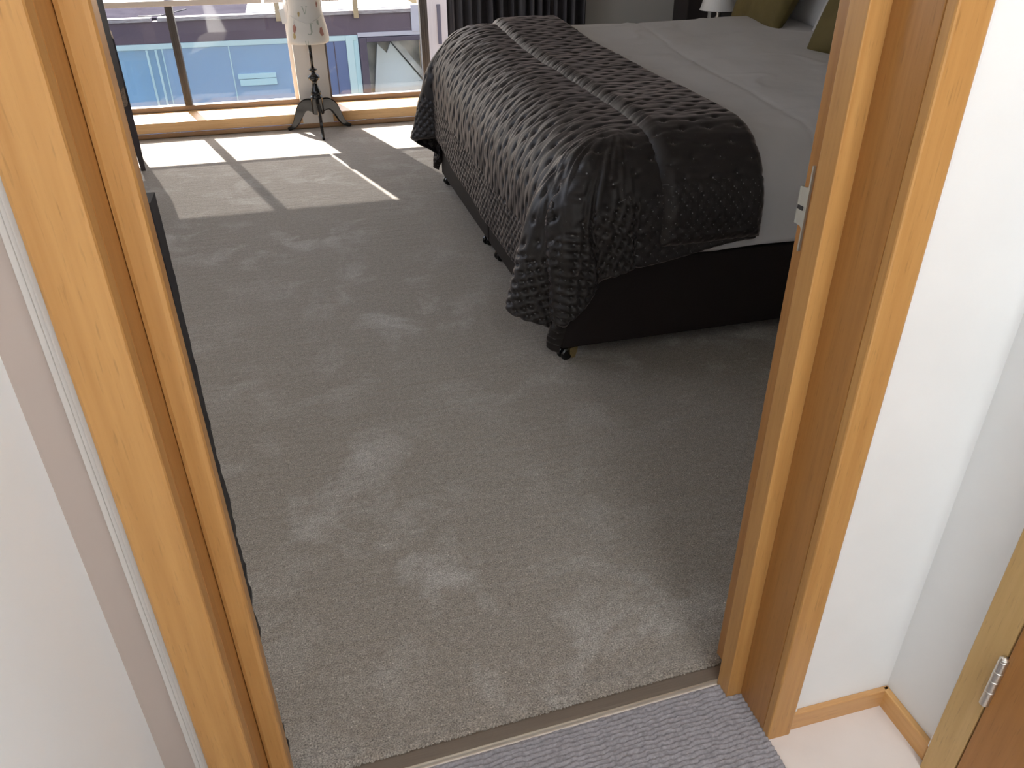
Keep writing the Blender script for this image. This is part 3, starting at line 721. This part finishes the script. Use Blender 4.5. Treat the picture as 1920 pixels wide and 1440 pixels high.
# plain leaf sprigs stand in for the printed pictures
for a, z, s, m, sd in ((-.72, .640, .024, 'rose', 1), (-.74, .600, .018, 'straw', 2), (-.78, .672, .012, 'form', 3), (.72, .620, .026, 'rose', 4), (.60, .672, .014, 'sage', 5), (-.42, .722, .014, 'straw', 6),
                       (.80, .770, .016, 'rose', 7), (-.6, .88, .024, 'rose', 8), (.5, .92, .024, 'straw', 9), (0, .98, .02, 'sage', 10)):
    leafy(a, z, s, M[m], sd)
# printed letters, wrapped on the cloth
def letter(strokes, a0, z0, h, m):
    B = bmesh.new()
    for (x0, y0), (x1, y1), wd in strokes:
        dx, dy = x1-x0, y1-y0; L_ = math.hypot(dx, dy); nx_, ny_ = -dy/L_*wd/2, dx/L_*wd/2
        n = 4
        rows = []
        for i in range(n+1):
            x = x0+dx*i/n; y = y0+dy*i/n
            rows.append([B.verts.new(on_body(a0+(x+sg*nx_)*h/.12, z0+(y+sg*ny_)*h, .0014)) for sg in (-1, 1)])
        for p_, q_ in zip(rows, rows[1:]): B.faces.new((p_[0], p_[1], q_[1], q_[0]))
    obj('print_letter', B, m, df)
letter([((-.35, .5), (0, -.5), .14), ((0, -.5), (.35, .5), .07), ((-.5, .5), (-.2, .5), .05), ((.2, .5), (.5, .5), .05)], -.05, .742, .044, M['sage'])
letter([((.1, .5), (.1, -.3), .14), ((.1, -.3), (-.05, -.5), .1), ((-.05, -.5), (-.3, -.42), .08), ((-.15, .5), (.35, .5), .05)], .12, .638, .062, M['sage'])
letter([((-.3, .5), (-.3, -.2), .14), ((-.3, -.2), (0, -.5), .1), ((0, -.5), (.3, -.2), .08), ((.3, -.2), (.3, .5), .08)], -.12, .560, .026, M['sage'])
# white swing tag hanging behind the left side
b = box(.0, .034, -.001, .001, 0, .085, .0008)
bmesh.ops.rotate(b, verts=b.verts, cent=(0, 0, 0), matrix=Matrix.Rotation(-.15, 3, 'Y')); bmesh.ops.translate(b, verts=b.verts, vec=(.005, DY+.06, .655))
obj('swing_tag', b, M['white'], df, label='white paper tag')
obj('tag_string', pipe([(.028, DY+.06, .738), (.055, DY+.03, .80)], .0012), M['white'], df)

# ---------------------------------------------------------------- outside: building opposite
FY = 9.5
bl = thing('building', (0, FY+1, -3), 'building opposite with a mauve fascia band over blue glass, seen through the window', 'building')
obj('wall_core', box(-4, 1.515, FY+.9, FY+1.0, -3, .28), M['bluedoor'], bl)
obj('fascia', box(-4, 1.39, FY, FY+.10, .09, .30), M['fascia'], bl, label='mauve fascia panel')
b = bmesh.new()
for x0, x1 in ((-4, -1.30), (-1.235, .10), (.105, 1.395)): box(x0, x1, FY-.03, FY+.12, .298, .335, .004, b)
obj('coping', b, M['trimwood'], bl, label='weathered timber coping')
obj('end_post', box(1.395, 1.50, FY-.02, FY+.1, .10, .37, .003), M['greywhite'], bl)
obj('head_strip', box(.79, 1.50, FY-.012, FY+.1, .065, .11, .003), M['greywhite'], bl)
obj('top_frame', box(-4, .775, FY-.01, FY+.06, .035, .088, .003), M['teal'], bl, label='pale teal frame strip')
PANES = [(-2.3, -1.262), (-1.252, -.592), (-.582, .30)]
for x0, x1 in PANES: obj('glass_panel', box(x0, x1, FY+.0, FY+.02, -1.6, .036), M['clearglass' if x0 < -2 else 'blueglass'], bl, label='blue tinted glass panel')
for x in (-1.257, -.587): obj('glass_joint', box(x-.006, x+.006, FY-.004, FY+.024, -1.6, .036), M['teal'], bl)
# curtain behind the first glass panel
n = 120; P = np.zeros((n, 2, 3))
for i in range(n):
    s = i/(n-1); x = -2.2+1.15*s+.0; P[i, 0] = (x, FY+.14+.03*math.sin(s*70+4*math.sin(s*7)), -1.6); P[i, 1] = (x, FY+.14+.03*math.sin(s*70+4*math.sin(s*7)), .03)
o = grid_mesh('net_curtain', P, M['facecurtain'], bl)
for x in (-1.42, -1.33, -1.12): obj('glazing_bar', box(x, x+.022, FY-.006, FY+.0, -1.6, .03), M['teal'], bl)
obj('inner_backdrop', box(-2.4, .31, FY+.40, FY+.44, -1.6, .03), mat('blue_interior', (.62, .76, .92), .7), bl)
b = box(-.54, -.14, FY-.03, FY-.002, -.300, -.248, .003); box(-.53, -.14, FY-.03, FY-.002, -.372, -.306, .003, b)
obj('vent_window', b, M['cyan'], bl, label='pale cyan vent window')
obj('inner_lampshade', box(-1.18, -1.06, FY+.06, FY+.15, -.42, -.27, .01), M['cyan'], bl)
obj('inner_seat', box(-.45, -.28, FY+.1, FY+.3, -.2, -.05, .03), M['cyan'], bl)
obj('blue_door', box(.30, .655, FY+.0, FY+.04, -1.6, .04, .003), M['bluedoor'], bl, label='dark blue door')
obj('door_edge', box(.52, .53, FY-.004, FY+.0, -1.6, .03), M['mauveframe'], bl)
obj('door_frame', box(.655, .735, FY-.02, FY+.05, -1.6, .086, .003), M['teal'], bl)
obj('door_frame', box(.737, .79, FY-.0, FY+.05, -1.6, .086, .003), M['cyan'], bl)
# right hand window with the relief of a concrete stair seen in it
wf = obj('window_frame', box(.80, .882, FY-.02, FY+.06, -1.6, .060, .004), M['mauveframe'], bl, label='dark mauve window frame')
obj('window_frame', box(.882, 1.515, FY-.02, FY+.06, .010, .060, .004), M['mauveframe'], bl)
obj('stair_wall', box(.86, 1.515, FY+.30, FY+.34, -1.6, .2), M['concrete'], bl)
pn = prism([(.88, -1.0), (1.02, -.04), (1.12, -.14), (1.17, -.03), (1.515, -.46), (1.515, -1.6), (.88, -1.6)], 'y', FY+.20, FY+.26)
obj('stair_panel', pn, M['palepanel'], bl)
pn = prism([(1.17, -.01), (1.24, .0), (1.515, -.33), (1.515, -.43)], 'y', FY+.16, FY+.3); obj('stair_edge', pn, M['concrete'], bl)
obj('pane', box(.882, 1.515, FY+.0, FY+.008, -1.6, .010), M['glass'], wf)
obj('roof', box(-4, -.36, FY+.10, FY+6, .26, .325), M['roofgrey'], bl, label='grey felt roof')
obj('roof', box(-.36, 1.515, FY+.25, FY+6, .26, .330), M['roofwhite'], bl, label='white roof surface')
obj('roof', box(-.36, 1.39, FY+.10, FY+.25, .26, .324), M['roofgrey'], bl)
b = pipe([(-1.45, FY+.25, .328), (-1.22, FY+.28, .328), (-1.02, FY+.85, .328)], .006); obj('cable', b, M['blackmatte'], bl)
for x in (-.03, .79): obj('batten', box(x-.022, x+.03, FY-.06, FY-.03, .262, .50, .003), M['batten'], bl)
nb = thing('neighbouring_building', (2.4, FY, -3), 'pink rendered wall with a dark slit beside the curtain, right of the mauve building', 'building')
obj('rendered_wall', box(1.52, 3.6, FY+.05, FY+.3, -3, 1.6), M['pinkwall'], nb)
obj('slit_window', box(1.70, 1.74, FY+.03, FY+.052, -.05, .36), M['mauveframe'], nb)
obj('ground', box(-8, 8, 6.1, 16, -3.1, -3.0), M['ground'], kind='structure')
